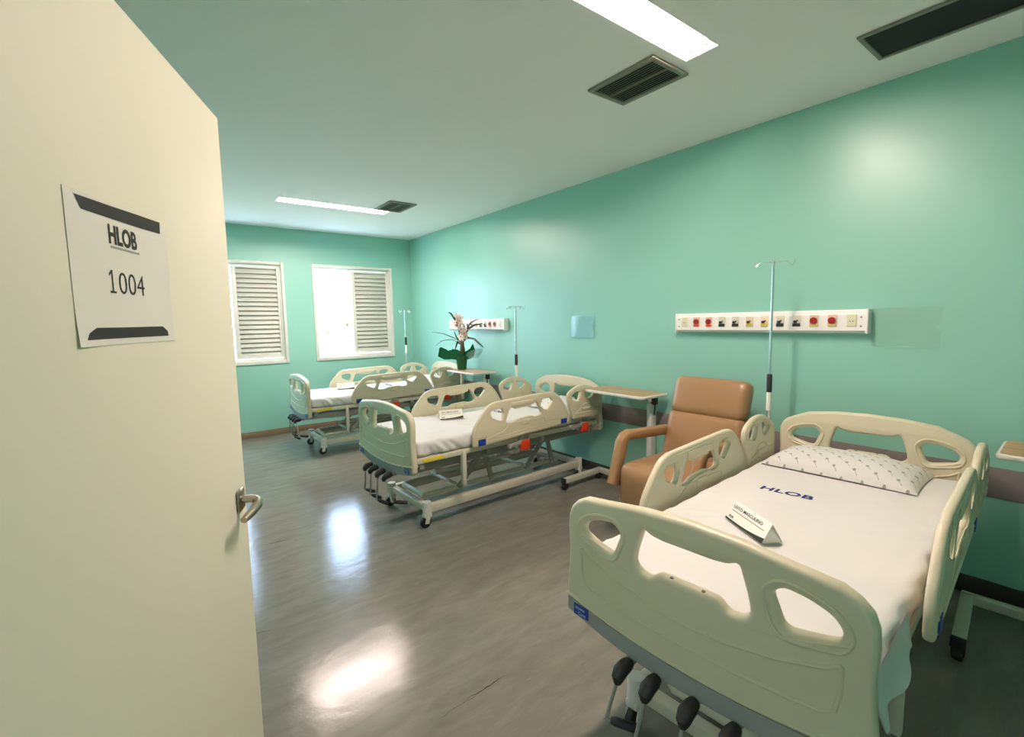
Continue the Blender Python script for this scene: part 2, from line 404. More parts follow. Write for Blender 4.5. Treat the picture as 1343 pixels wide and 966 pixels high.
# ------------------------------------------------------------------ windows
SLAT = 64
def window(name, x0, x1, label):
    z0, z1 = WZ; t = thing(name, label, None, ((x0 + x1) / 2, FY, z0), kind='structure')
    ox = -(x0 + x1) / 2; w = x1 - x0; h = z1 - z0
    def mbx(): return MB()
    X0, X1 = -w / 2, w / 2
    a = .04                                            # flat trim on the wall face
    m = MB()
    for lo, hi in (((X0, -.02, 0), (X0 + a, .16, h)), ((X1 - a, -.02, 0), (X1, .16, h)), ((X0 + a, -.02, h - a), (X1 - a, .16, h)), ((X0 + a, -.02, 0), (X1 - a, .16, a + .012))):
        m.box(lo, hi, .006)
    b = a; c = a + .024                                # inner sash rail, set back
    for lo, hi in (((X0 + b, .02, a), (X0 + c, .14, h - a)), ((X1 - c, .02, a), (X1 - b, .14, h - a)), ((X0 + c, .02, h - a - .024), (X1 - c, .14, h - a)), ((X0 + c, .02, a + .01), (X1 - c, .14, a + .034))):
        m.box(lo, hi, .003)
    m.obj('window_frame', M['alum'], t)
    s0, s1 = X0 + .585, X1 - .058; zb, zt = .085, h - .07
    f = MB(); sw = .055
    f.box((s0, .035, zb), (s0 + sw, .075, zt), .004).box((s1 - .034, .035, zb), (s1 - .004, .075, zt), .004)
    f.box((s0 + sw, .035, zt - .028), (s1 - .034, .075, zt), .004).box((s0 + sw, .035, zb), (s1 - .034, .075, zb + .03), .004)
    fo = f.obj('shutter', M['alum'], t)
    sl = MB(); n = 19; hh = (zt - zb - .062) / n
    for i in range(n):
        z = zb + .031 + hh * (i + .5)
        mx = Matrix.Translation((0, .055, z)) @ Matrix.Rotation(math.radians(SLAT), 4, 'X')
        sl.box((s0 + sw, -hh * .62, -.004), (s1 - .034, hh * .62, .004), .003, mx=mx)
    so = sl.obj('slats', M['slat'], fo)
    MB().box((s0 + sw - .01, .076, zb), (s1 - .03, .080, zt)).obj('backing_sheet', M['vent_frame'], fo, smooth=0)
    g = MB().box((X0 + .05, .098, .05), (s0 + .03, .102, h - .05)); g.obj('glass_pane', M['glass'], t, smooth=0)
    st = MB(); st.box((s0 - .002, .085, .07), (s0 + .028, .118, h - .06), .003).obj('sash_stile', M['alum'], t)
    return t
window('window_1', *W1, 'shuttered window partly hidden behind the open door')
window('window_2', *W2, 'shuttered window beside the room corner, bright gap at its left')

# ------------------------------------------------------------------ exterior, far below and beyond
tag(MB().box((-160, FY + 3, -3.2), (160, 330, -3)).obj('exterior_ground', M['ext_ground'], smooth=0), 'pale ground far below the windows', kind='structure')
def far_tree(x, y, s, label):
    t = thing('far_tree', label, 'tree', (x, y, -3), group='trees far outside the window')
    c = MB()
    for k in range(9):
        b = bmesh.new(); bmesh.ops.create_icosphere(b, subdivisions=2, radius=s * rnd.uniform(.18, .30))
        cx = Vector((rnd.uniform(-.28, .28) * s, rnd.uniform(-.28, .28) * s, s * rnd.uniform(1.1, 1.9)))
        for v in b.verts: v.co = v.co * (1 + .25 * noise.noise(v.co * 2.5 / s + cx)) + cx
        c.bm(b)
    c.obj('crown', M['ext_tree'], t); MB().tube([(0, 0, 0), (.05 * s, 0, .6 * s), (0, 0, 1.3 * s)], [.1 * s, .08 * s, .05 * s], 8).obj('trunk', M['ext_trunk'], t)
far_tree(23.3, 80, 3.3, 'pale washed-out tree seen through the right window gap, at its left')
far_tree(28.0, 84, 2.6, 'pale washed-out tree seen through the right window gap, beside its shutter')
hs = thing('far_house', 'washed-out house with sloping roof far outside the right window', 'house', (25.2, 96, -3), .3)
MB().box((-4, -4, 0), (4, 4, 2.4)).obj('house_wall', M['ext_wall'], hs, smooth=0)
MB().prism([(-4.6, 2.4), (4.6, 2.4), (0, 4)], -4.5, 4.5, mx=Matrix(((0, 0, 1, 0), (1, 0, 0, 0), (0, 1, 0, 0), (0, 0, 0, 1)))).obj('house_roof', M['ext_roof'], hs, smooth=0)

# ------------------------------------------------------------------ the door, its handle and its sign
D0 = Vector((.19, 1.523, 0)); dv = Vector((-.40246, -.91544, 0)); dn = Vector((.91544, -.40246, 0))
# door local frame: x from the hinge to the leading edge, y out of the face towards the room, z up
DW = .90; hinge = D0 + dv * DW
ang = math.atan2(-dv.y, -dv.x)
door = thing('door_1', 'cream door standing open', None, (hinge.x, hinge.y, 0), ang, kind='structure')
# face normal dn corresponds to local -y
MB().box((0, 0, .008), (DW, .04, 2.1), .0015).obj('door_leaf', M['door'], door)
hm = MB()
hx, hz = DW - .060, 1.075
hm.box((hx - .024, -.009, hz - .03), (hx + .024, 0, hz + .03), .006)
hm.tube([(hx, 0, hz), (hx, -.03, hz), (hx, -.040, hz - .002), (hx - .008, -.050, hz - .006), (hx - .025, -.053, hz - .010), (hx - .065, -.048, hz - .016), (hx - .105, -.040, hz - .020)], [.011, .0105, .011, .0115, .012, .0115, .009], 12)
hm.obj('door_handle', M['handle'], door)
# frame of the doorway
fr = MB()
for y0, y1 in ((DOOR0, DOOR0 + .035), (DOOR1 - .035, DOOR1)): fr.box((LX - T, y0, 0), (LX + .01, y1, 2.13), .004)
fr.box((LX - T, DOOR0, 2.105), (LX + .01, DOOR1, 2.14), .004)
tag(fr.obj('trim_2', M['door_edge']), 'cream frame of the doorway', kind='structure')

def on_door(t, z, off=.0003): return hinge - dv * (DW - t) + dn * off + Vector((0, 0, z))
dm = Matrix(((-dv.x, 0, dn.x, 0), (-dv.y, 0, dn.y, 0), (0, 1, 0, 0), (0, 0, 0, 1)))      # text plane on the door face
sign = thing('paper_sign', 'white room number sheet stuck on the open cream door', 'sign', (on_door(.52, 1.636)), 0)
sign.matrix_world = Matrix.Translation(on_door(.52, 1.636)) @ dm
pw, ph = .30, .225
def sheet_z(x, y): return .0007 + .0004 * noise.noise(Vector((x * 4, y * 4, 3))) + .012 * max(0, (-x - y - .80)) + .020 * max(0, x - .44) * (.5 + .5 * math.sin(y * 9))
b = bmesh.new(); bmesh.ops.create_grid(b, x_segments=30, y_segments=22, size=.5)
for v in b.verts:
    x, y = v.co.x, v.co.y
    v.co = Vector((x * pw, y * ph, sheet_z(x, y)))
MB().bm(b).obj('sheet', M['paper'], sign)
def sx(t): return .52 - t
def sy(z): return z - 1.636
def lay(vs): return [(x, y, sheet_z(x / pw, y / ph) + .0005 + z * .3) for x, y, z in vs]
def print_on(name, outline, m):
    n = 24; up, dn = outline; vs = []
    def at_(c, q):
        k = q * (len(c) - 1); i = min(int(k), len(c) - 2); f = k - i; return (c[i][0] * (1 - f) + c[i + 1][0] * f, c[i][1] * (1 - f) + c[i + 1][1] * f)
    for i in range(n + 1): vs += [(*at_(up, i / n), 0), (*at_(dn, i / n), 0)]
    MB().add(lay(vs), [(2 * i, 2 * i + 1, 2 * i + 3, 2 * i + 2) for i in range(n)]).obj(name, m, sign, smooth=0)
print_on('printed_band', ([(sx(.647), sy(1.742)), (sx(.56), sy(1.745)), (sx(.47), sy(1.749)), (sx(.390), sy(1.752))], [(sx(.634), sy(1.7235)), (sx(.55), sy(1.725)), (sx(.47), sy(1.7265)), (sx(.392), sy(1.730))]), M['ink'])
print_on('printed_band', ([(sx(.644), sy(1.543)), (sx(.625), sy(1.551)), (sx(.55), sy(1.551)), (sx(.415), sy(1.552)), (sx(.396), sy(1.543))], [(sx(.652), sy(1.533)), (sx(.6), sy(1.5335)), (sx(.52), sy(1.5335)), (sx(.45), sy(1.5335)), (sx(.393), sy(1.5335))]), M['ink'])
def word(me, x, y, xs=1.):
    MB().add(lay([(v.co.x * xs + x, v.co.y + y, v.co.z) for v in me.vertices]), [tuple(p.vertices) for p in me.polygons]).obj('lettering', M['ink'], sign, smooth=0)
word(text_mesh('HLOB', .041, .0013, .0003, .80), sx(.527), sy(1.686))
word(text_mesh('004', .052, -.0005, .0003, 1.08), sx(.5115), sy(1.606))
one = MB().box((-.0018, 0, 0), (.0018, .0365, .0003)).box((-.0085, 0, 0), (.0085, .0032, .0003)).add([(-.0018, .0365, .0003), (-.0085, .0305, .0003), (-.0085, .0265, .0003), (-.0018, .0325, .0003)], [(0, 1, 2, 3)])
MB().add(lay([(x + sx(.570), y + sy(1.606), z) for x, y, z in one.v]), one.f).obj('lettering', M['ink'], sign, smooth=0)
print_on('fine_print', ([(sx(.566), sy(1.6815)), (sx(.478), sy(1.6815))], [(sx(.566), sy(1.678)), (sx(.478), sy(1.678))]), M['grey_ink'])

# ------------------------------------------------------------------ ceiling fittings
def lamp(x0, x1, y0, y1, label, tube='tube'):
    t = thing('ceiling_lamp', label, 'ceiling lamp', ((x0 + x1) / 2, (y0 + y1) / 2, H), group='fluorescent ceiling lamps')
    w = (x1 - x0) / 2; d = (y1 - y0) / 2
    tp = .066                                   # a recessed trough with sloping reflector sides
    lo = [(-w + .001, -d + .001, -.001), (w - .001, -d + .001, -.001), (w - .001, d - .001, -.001), (-w + .001, d - .001, -.001)]
    up = [(-w + .012, -d + .022, tp), (w - .012, -d + .022, tp), (w - .012, d - .022, tp), (-w + .012, d - .022, tp)]
    lo2 = [(x, y, -.001) for x, y, z in lo]; ou = [(x, y, tp + .004) for x, y, z in lo]
    m = MB().add(lo + up, [(0, 1, 5, 4), (1, 2, 6, 5), (2, 3, 7, 6), (3, 0, 4, 7), (4, 5, 6, 7)]).add(lo2 + ou, [(0, 4, 5, 1), (1, 5, 6, 2), (2, 6, 7, 3), (3, 7, 4, 0), (4, 7, 6, 5)])
    m.obj('tray', M['fixture'], t, smooth=0)
    for s in (-1, 1):
        MB().cyl((-w + .045, s * .040, .028), (w - .045, s * .040, .028), .0145, 12).obj('fluorescent_tube', M[tube], t)
        for e in (-1, 1):
            MB().box((e * (w - .034) - .010, s * .040 - .014, .010), (e * (w - .034) + .010, s * .040 + .014, tp), .004).obj('lamp_holder', M['fixture'], t)
    return t
lamp(*LAMPS[0], 'twin-tube ceiling lamp beside the large grille, cut by the top edge of the photo')
lamp(*LAMPS[1], 'twin-tube ceiling lamp near the windows, touching the small far grille', 'tube_cool')

def vent(x0, x1, y0, y1, label, banks, grp=None):
    t = thing('ceiling_vent', label, 'air vent', ((x0 + x1) / 2, (y0 + y1) / 2, H), group=grp)
    w = (x1 - x0) / 2; d = (y1 - y0) / 2; a = .032
    m = MB().box((-w, -d, -.014), (-w + a, d, 0), .004).box((w - a, -d, -.014), (w, d, 0), .004).box((-w + a, -d, -.014), (w - a, -d + a, 0), .004).box((-w + a, d - a, -.014), (w - a, d, 0), .004)
    m.obj('frame', M['vent_frame'], t)
    MB().box((-w + a, -d + a, -.003), (w - a, d - a, -.001)).obj('throat', M['vent_dark'], t, smooth=0)
    s = MB(); n = banks
    for i in range(n):
        x = -w + a + (2 * w - 2 * a) * (i + .5) / n
        if i == n // 2: s.box((x - .007, -d + a, -.013), (x + .007, d - a, -.003), .002); continue
        s.box((-.006, -d + a, -.0008), (.006, d - a, .0008), 0, mx=Matrix.Translation((x, 0, -.008)) @ Matrix.Rotation(-.30, 4, 'Y'))
    s.obj('louvres', M['vent_slat'], t, smooth=0)
    return t
vent(2.168, 2.491, 1.605, 2.065, 'dark rectangular ceiling grille beside the near lamp', 13, 'rectangular ceiling grilles')
vent(2.235, 2.56, 5.10, 5.56, 'small-looking dark ceiling grille beside the lamp near the windows', 13, 'rectangular ceiling grilles')
t = thing('linear_vent', 'long black ceiling vent slot along the wall, upper right corner', 'air vent', (3.026, .1, H))
m = MB(); w, d, a = .167, .83, .022
m.box((-w, -d, -.012), (-w + a, d, 0), .003).box((w - a, -d, -.012), (w, d, 0), .003).box((-w + a, d - a, -.012), (w - a, d, 0), .003).box((-w + a, -d, -.012), (w - a, -d + a, 0), .003)
m.obj('frame', M['vent_frame'], t); MB().box((-w + a, -d + a, -.004), (w - a, d - a, -.002)).obj('throat', M['vent_dark'], t, smooth=0)

# ------------------------------------------------------------------ medical gas panels on the wall
def wall_panel(y0, y1, label):
    t = thing('outlet_panel', label, 'wall panel', (RX, (y0 + y1) / 2, 1.436), group='medical outlet panels on the bed wall')
    w = (y1 - y0) / 2; h = .1485; d = .07
    prof = [(0, 0), (-d * .55, 0), (-d, .018), (-d, h - .034), (-d + .004, h - .030), (-d * .62, h), (0, h)]
    n = len(prof); vs = [(x, -w + .006, z) for x, z in prof] + [(x, w - .006, z) for x, z in prof]
    fs = [tuple(range(n)), tuple(range(n, 2 * n))[::-1]] + [(i, n + i, n + (i + 1) % n, (i + 1) % n) for i in range(n)]
    m = MB().add(vs, fs)
    m.box((-d - .003, -w, -.001), (0, -w + .012, h + .001), .002).box((-d - .003, w - .012, -.001), (0, w, h + .001), .002)
    m.obj('housing', M['panel'], t, smooth=25)
    for s in (-1, 1):
        for z in (.045, .1):
            MB().cyl((-d - .004, s * (w - .035), z), (-d, s * (w - .035), z), .0045, 10).obj('screw', M['vent_slat'], t)
    kinds = ['s', 'r', 'r', 'k', 'k', 'y', 'y', 'k', 'k', 'r', 'r', 's']
    for i, k in enumerate(kinds):
        y = w * .872 - 2 * w * .872 * i / 11; zc = .080
        pm = {'s': 'beige', 'r': 'pink', 'k': 'grey_plate', 'y': 'peach'}[k]
        o = MB().box((-d - .006, y - .026, zc - .037), (-d + .002, y + .026, zc + .037), .003).obj('outlet', M[pm], t)
        if k == 'r':
            MB().cyl((-d - .016, y, zc + .002), (-d - .004, y, zc + .002), .021, 20).obj('valve_knob', M['dark_red'], o)
            MB().box((-d - .0075, y - .024, zc - .036), (-d - .005, y + .024, zc - .022), .001).obj('colour_strip', M['amber'] if i > 8 else M['red'], o)
        elif k == 's':
            mm = MB()
            for dy in (-.008, .008): mm.cyl((-d - .007, y + dy, zc - .004), (-d - .005, y + dy, zc - .004), .0032, 8)
            mm.obj('socket_hole', M['black'], o)
        else:
            MB().box((-d - .0075, y - .024, zc - .036), (-d - .005, y + .024, zc - .014), .001).obj('colour_strip', M['black'] if k == 'k' else M['amber'], o)
            MB().cyl((-d - .02, y + .006, zc - .004), (-d - .004, y + .006, zc - .004), .0085, 14).tube([(-d - .012, y - .012, zc + .006), (-d - .016, y + .002, zc - .002)], .0035, 8).obj('valve_knob', M['black'], o)
    return t
wall_panel(.99, 2.3125, 'white outlet panel above the tan armchair and front bed')
wall_panel(4.695, 6.018, 'white outlet panel partly hidden behind the flowers')

def holder(y0, y1, z0, z1, m, label):
    w = (y1 - y0); h = z1 - z0
    # outline seen from the room: x to the right (towards the near end), y up
    o = [(0, 0), (w, 0), (w, h * .40), (w - .022, h * .45), (w - .022, h * .53), (w, h * .58), (w, h), (0, h)]
    o = fillet(o, [.012, .012, .008, .01, .01, .008, .012, .012], 4)
    me = plate(o, [], .006, .0015)
    mx = Matrix(((0, 0, -1, 0), (-1, 0, 0, 0), (0, 1, 0, 0), (0, 0, 0, 1)))
    t = thing('mounted_document_holder', label, 'document holder', (RX - .006, y1, z0), group='clear document holders on the bed wall')
    mb = MB().mesh(me, mx=mx @ Matrix.Translation((0, 0, .008)))
    mb.box((-.014, -w + .02, 0), (.003, -.02, .007), .002)
    mb.obj('acrylic_sheet', m, t, smooth=30)
    for (a, z) in ((.03, .03), (w - .05, .03), (.03, h - .03), (w - .05, h - .03)):
        MB().cyl((-.010, -a, z), (.006, -a, z), .006, 12).obj('fixing_stud', m, t)
    return t
holder(.664, .984, 1.356, 1.589, M['acrylic'], 'clear document holder right of the near outlet panel')
holder(3.276, 3.594, 1.368, 1.592, M['acrylic_frost_sheen'], 'bluish document holder on the wall above the middle bed')

# ------------------------------------------------------------------ hospital beds
A_POSE, B_POSE, C_POSE = (1.203, .759, .068), (1.375, 3.467, .045), (1.391, 6.13, -.02)
VZ = Matrix(((0, 0, 1, 0), (1, 0, 0, 0), (0, 1, 0, 0), (0, 0, 0, 1)))      # plate xy -> bed v, z (faces along the length)
UZ = Matrix(((1, 0, 0, 0), (0, 0, -1, 0), (0, 1, 0, 0), (0, 0, 0, 1)))     # plate xy -> bed u, z (faces sideways)

def mirror(half): return half + [(-x, y) for x, y in half[::-1]]
def end_outline(top):
    half = [(0, .42), (.12, .424), (.25, .440), (.36, .458), (.452, .482), (.468, .50), (.470, .56), (.462, .64), (.457, .72), (.462, .80), (.459, .846), (.446, .88), (.422, .905), (.385, .924), (.30, top - .024), (.15, top - .006), (0, top)]
    pts = half + [(-x, y) for x, y in half[-2:0:-1]]
    return pts[::-1]
CUT_SIDE = fillet([(.232, .842), (.262, .868), (.318, .862), (.372, .842), (.394, .812), (.384, .783), (.278, .760), (.262, .768)], .018, 4)
CUT_MID = fillet([(.150, .890), (.120, .874), (.078, .869), (-.078, .869), (-.120, .874), (-.150, .890), (-.178, .800), (-.184, .760), (-.160, .740), (-.122, .735), (-.092, .762), (.092, .762), (.122, .735), (.160, .740), (.184, .760), (.178, .800)],
                 [.02, .012, .012, .012, .012, .02, .02, .02, .018, .012, .014, .014, .012, .018, .02, .02], 4)
def ridge(mb, pts, x, r, closed=False):
    mb.tube([(x, v, z) for v, z in pts], r, 8, closed=closed)
def board(name, u, top, face, parent, labels):
    me = plate(end_outline(top), [CUT_MID, CUT_SIDE, [(-x, y) for x, y in CUT_SIDE]], .046, .0165)
    mb = MB().mesh(me, mx=VZ)
    for s in (-1, 1):
        rim = offset_loop([(s * x, y) for x, y in CUT_SIDE], .022)
        for fx in (-.0225, .0225):
            ridge(mb, rim, fx, .0058, True)
            ridge(mb, [(s * .19, .722), (s * .26, .735), (s * .35, .765), (s * .41, .79)], fx, .003)
    low = offset_loop(CUT_MID, .016)
    # recessed lower panel, curved ledge and bottom lip
    arc = [(.395, .735), (.36, .712), (.25, .675), (.12, .650), (0, .642)]
    arc = arc + [(-a, b) for a, b in arc[-2::-1]]
    box = [(v, z) for v, z in arc] + [(-.392, .66), (-.386, .612), (-.33, .592)]
    led = [(.30, .590), (.15, .578), (0, .574)]
    led = led + [(-a, b) for a, b in led[-2::-1]]
    for fx in (-.0225, .0225):
        ridge(mb, arc, fx, .0058); ridge(mb, [(-.395, .735), (-.394, .66), (-.384, .614), (-.352, .596), (-.30, .590)], fx, .0058)
        ridge(mb, [(.395, .735), (.394, .66), (.384, .614), (.352, .596), (.30, .590)], fx, .0058); ridge(mb, led, fx, .0065)
    lip = [(v, .545 - .048 * (1 - (v / .46) ** 2)) for v in [(-.462 + .0924 * k) for k in range(11)]]
    for fx in (-.0225, .0225): ridge(mb, lip, fx, .0065)
    o = mb.obj(name, M['plastic'], parent, smooth=35); o.location = (u, 0, 0)
    # grey bumper strip along the bottom of the outer face
    st = MB(); k = 24; vs = []; fs = []
    for i in range(k + 1):
        v = -.455 + .91 * i / k; q = 1 - (v / .46) ** 2
        z1 = .538 - .048 * q; z0 = .490 - .060 * q
        for z, x in ((z1, 0), (z1, face * .006), (z0, face * .006), (z0, 0)): vs.append((face * .022 + x, v, z))
    for i in range(k):
        for j in range(4): fs.append((i * 4 + j, i * 4 + (j + 1) % 4, i * 4 + 4 + (j + 1) % 4, i * 4 + 4 + j))
    st.add(vs, fs).obj('bumper_strip', M['plastic_grey'], o, smooth=30)
    for v in (-.05, .05): MB().cyl((-.007, v, .7615), (-.007, v, .7635), .006, 10).obj('hole_dot', M['vent_slat'], o)  # dark discs stand in for the shade inside two screw holes
    for v in labels:
        R = Matrix(((0, 0, face, 0), (face, 0, 0, 0), (0, 1, 0, 0), (0, 0, 0, 1)))
        x0, x1 = sorted((face * .0285, face * .0305))
        lb = MB().box((x0, v - .034, .481), (x1, v + .034, .523), .0006)
        lb.mesh(text_mesh('Home', .017, 0, .0002), 1, Matrix.Translation((face * .0307, v - face * .004, .5045)) @ R)
        lb.mesh(text_mesh('Care', .017, 0, .0002), 1, Matrix.Translation((face * .0307, v + face * .004, .486)) @ R)
        lb.obj('badge', [M['blue'], M['label_ink']], o, smooth=0)
    return o

RAIL_LONG = fillet([(.502, .597), (.497, .70), (.520, .762), (.582, .838), (.650, .905), (.712, .925), (1.10, .937), (1.31, .942), (1.388, .926), (1.455, .868), (1.520, .782), (1.565, .690), (1.573, .655), (1.556, .634), (1.0, .612), (.54, .590)],
                   [.03, .03, .03, .03, .03, .03, .05, .05, .05, .05, .05, .03, .02, .02, .02, .03], 4)
R_CUT1 = fillet([(.672, .842), (.700, .858), (.782, .860), (.800, .823), (.784, .778), (.765, .772), (.690, .806)], .012, 4)
R_CUT2 = fillet([(.872, .852), (.905, .850), (.93, .836), (1.09, .843), (1.12, .872), (1.150, .880), (1.205, .785), (1.20, .764), (1.14, .757), (1.09, .772), (.95, .764), (.90, .744), (.83, .748), (.828, .762)],
                [.02, .01, .01, .01, .01, .02, .015, .012, .012, .012, .012, .012, .012, .01], 4)
R_CUT3 = fillet([(1.215, .868), (1.235, .882), (1.305, .886), (1.340, .862), (1.276, .794), (1.240, .806), (1.206, .834)], .012, 4)
RAIL_SHORT = fillet([(1.600, .652), (1.592, .70), (1.570, .745), (1.532, .840), (1.536, .890), (1.580, .925), (1.67, .957), (1.79, .959), (1.88, .925), (1.955, .875), (1.992, .838), (1.988, .74), (1.992, .668), (1.965, .652)], [.03, .03, .03, .05, .04, .05, .06, .06, .06, .05, .03, .03, .03, .02], 4)
S_CUT1 = fillet([(1.588, .868), (1.64, .898), (1.705, .900), (1.686, .845), (1.668, .818), (1.592, .842)], .012, 4)
S_CUT2 = fillet([(1.768, .902), (1.83, .896), (1.888, .870), (1.862, .846), (1.806, .828), (1.79, .850)], .012, 4)

def rail(name, outline, holes, side, parent, lines, badges, boss):
    me = plate(outline, [offset_loop(h, .004) for h in holes], .030, .012)
    mb = MB().mesh(me, mx=UZ)
    out = -.0148 if side < 0 else .0148            # outer face in v
    for y in (out, -out):
        for ln, r in lines: mb.tube([(u, y, z) for u, z in ln], r, 8)
        for h in holes: mb.tube([(u, y, z) for u, z in offset_loop(h, .010)], .0025, 6, closed=True)
    for y in (out, -out):
        rr = offset_loop(outline, -.022); mb.tube([(u, y, z) for u, z in rr], .0025, 6, closed=True)
    for lo, hi in boss:
        mb.box((lo[0], -.021, lo[1]), (hi[0], .021, hi[1]), .008)
    o = mb.obj(name, M['plastic'], parent, smooth=35); o.location = (0, side * .486, 0)
    sg = 1 if out > 0 else -1
    for (u, z, w, h) in badges:
        y0, y1 = sorted((out * 1.0, out * 1.30))
        MB().box((u, y0, z), (u + w, y1, z + h), .0004).obj('badge', M['blue'], o)
    pl = MB()
    return o

def make_bed(label):
    r = thing('hospital_bed', label, 'hospital bed', group='hospital beds in a row along the aqua wall')
    board('footboard', .023, .957, -1, r, (.393, -.393))
    board('headboard', 2.046, .985, 1, r, ())
    for s in (-1, 1):
        o = rail('side_rail', RAIL_LONG, [R_CUT1, R_CUT2, R_CUT3], s, r,
                 [([(.55, .668), (.622, .672), (.640, .645), (.79, .676), (.874, .734), (1.236, .728), (1.250, .698), (1.536, .700)], .004), ([(.535, .655), (.62, .640), (1.0, .655), (1.55, .672)], .003)],
                 [(.545, .602, .07, .050), (1.444, .642, .072, .042)], [((.876, .862), (1.130, .902)), ((.975, .700), (1.075, .745))])
        o = rail('side_rail', RAIL_SHORT, [S_CUT1, S_CUT2], s, r,
                 [([(1.62, .705), (1.70, .742), (1.735, .778), (1.82, .782), (1.872, .742), (1.96, .738)], .004), ([(1.62, .700), (1.96, .703)], .004)], [], [((1.72, .72), (1.83, .748))])
        # hinge arms and the red release pulls
        for u, z in ((1.05, .52), (1.80, .552)):
            b = MB().beam((u - .16, s * .455, z + .01), (u - .02, s * .462, z + .03), .018, .035, .004).beam((u - .10, s * .455, z - .015), (u - .02, s * .46, z + .085), .016, .03, .004)
            b.box((u - .04, s * .44 - .02, z + .015), (u + .05, s * .44 + .02, z + .075), .006).cyl((u - .16, s * .44, z + .01), (u - .16, s * .47, z + .01), .018, 14)
            q = b.obj('rail_hinge', M['grey_steel'], r)
            MB().box((u - .045, s * .462 - .014, z - .045), (u + .05, s * .462 + .014, z + .038), .006).obj('release_pull', M['red'], q)
    # deck under the mattress
    d = MB()
    for s in (-1, 1): d.beam((.05, s * .425, .566), (2.015, s * .425, .566), .03, .042, .008)
    for u in (.065, .75, 1.25, 2.0): d.beam((u, -.41, .566), (u, .41, .566), .03, .036, .006)
    dk = d.obj('deck_frame', M['steel'], r)
    MB().box((.07, -.415, .575), (2.0, .415, .589), .004).obj('deck_panel', M['steel'], r)
    MB().box((.10, -.4425, .553), (.27, -.4405, .580), .0004).obj('warning_strip', M['yellow'], dk)
    # main frame
    f = MB()
    for s in (-1, 1): f.beam((.06, s * .33, .485), (1.99, s * .33, .485), .04, .06, .004)
    for u in (.08, .62, 1.05, 1.5, 1.97): f.beam((u, -.33, .485), (u, .33, .485), .04, .05, .004)
    for u in (.10, .70, 1.30, 1.92):
        for s in (-1, 1): f.box((u - .02, s * .38 - .045, .50), (u + .02, s * .38 + .045, .55), .004)
    f.obj('main_frame', M['grey_steel'], r)
    for s in (-1, 1):
        MB().beam((.452, s * .432, .31), (.452, s * .432, .575), .034, .034, .004, up=(1, 0, 0)).obj('drain_post', M['steel'], r)
    # the four cranks and their screws
    arms = [((-.02, .055, -.20), (.05, -.085, -.012)), ((-.02, .045, -.215), (.05, -.085, -.02)), ((-.03, .03, -.215), (.05, -.09, -.022)), ((-.02, -.085, -.17), (.085, -.085, -.004))]
    for v, (am, gp) in zip((.18, .08, -.045, -.165), arms):
        z = .425; hub = Vector((-.045, v, z))
        q = MB().tube([(.02, v, z), (-.065, v, z)], .011, 10)
        q.tube([hub + Vector((-.022, 0, -.005)), hub + Vector(am) * .12 + Vector((-.02, 0, 0)), hub + Vector(am)], .0065, 8)
        e = hub + Vector(am); q.tube([e, e + Vector(gp) * .3], .0065, 8)
        q = q.obj('crank', M['grey_steel'], r)
        bt = MB().tube([hub + Vector((.03, 0, .006)), hub + Vector((.01, 0, .004)), hub + Vector((-.018, 0, 0)), hub + Vector((-.032, 0, -.016)), hub + Vector((-.034, 0, -.034))], [.018, .023, .024, .021, .012], 14)
        bt.obj('crank_boot', M['black'], q)
        MB().tube([e + Vector(gp) * .15, e + Vector(gp) * .3, e + Vector(gp) * .9, e + Vector(gp)], [.010, .0145, .0145, .010], 12).obj('crank_grip', M['black'], q)
        MB().tube([(.02, v, z), (.30, v, z - .006)], .009, 10).tube([(.30, v, z - .006), (.9 + .1 * abs(v), v, z - .01)], .016, 12).obj('crank_screw', M['white_steel'], r)
    # lifting links
    for u0, u1 in ((.55, .80), (1.28, 1.53)):
        for s in (-1, 1):
            l = MB().beam((u0, s * .2, .20), (u1, s * .2, .47), .018, .05, .006)
            l.beam((u1 + .08, s * .22, .20), (u1, s * .22, .47), .016, .05, .006)
            l.obj('lift_link', M['grey_steel'], r)
    MB().cyl((.45, 0, .30), (1.25, 0, .30), .02, 14).cyl((.52, -.2, .24), (.52, .2, .24), .014).cyl((1.26, -.22, .24), (1.26, .22, .24), .014).cyl((.80, -.22, .45), (.80, .22, .45), .014).obj('lift_rod', M['white_steel'], r)
    # wheeled base
    b = MB()
    for s in (-1, 1): b.beam((.22, s * .296, .145), (1.90, s * .296, .145), .045, .065, .006)
    for u in (.205, 1.905): b.beam((u, -.29, .150), (u, .29, .150), .05, .05, .006)
    b.obj('base_frame', M['steel'], r)
    n = MB()
    for s in (-1, 1):
        n.tube([(.25, s * .17, .20), (.28, s * .18, .208), (1.68, s * .18, .208), (1.71, s * .17, .20)], .021, 10)
    n.tube([(.25, -.17, .20), (.25, .17, .20)], .021, 10).tube([(1.71, -.17, .20), (1.71, .17, .20)], .021, 10)
    n.obj('inner_frame', M['steel'], r)
    for u in (.197, 1.897):
        for s in (-1, 1):
            k = MB().cyl((u, s * .296, .095), (u, s * .296, .200), .033, 20)
            k.box((u - .032, s * .296 - .026, .082), (u + .032, s * .296 + .026, .112), .006)
            k.beam((u, s * .296 - .024, .10), (u - .014, s * .296 - .024, .036), .036, .006, .002, up=(0, 1, 0)).beam((u, s * .296 + .024, .10), (u - .014, s * .296 + .024, .036), .036, .006, .002, up=(0, 1, 0))
            k = k.obj('caster', M['white_steel'], r)
            w = MB().lathe([(.012, -.013), (.039, -.013), (.043, -.009), (.043, .009), (.039, .013), (.012, .013)], 24, mx=Matrix.Translation((u - .014, s * .296, .043)) @ Matrix.Rotation(PI / 2, 4, 'X'))
            w.obj('wheel', M['black'], k)
    return r

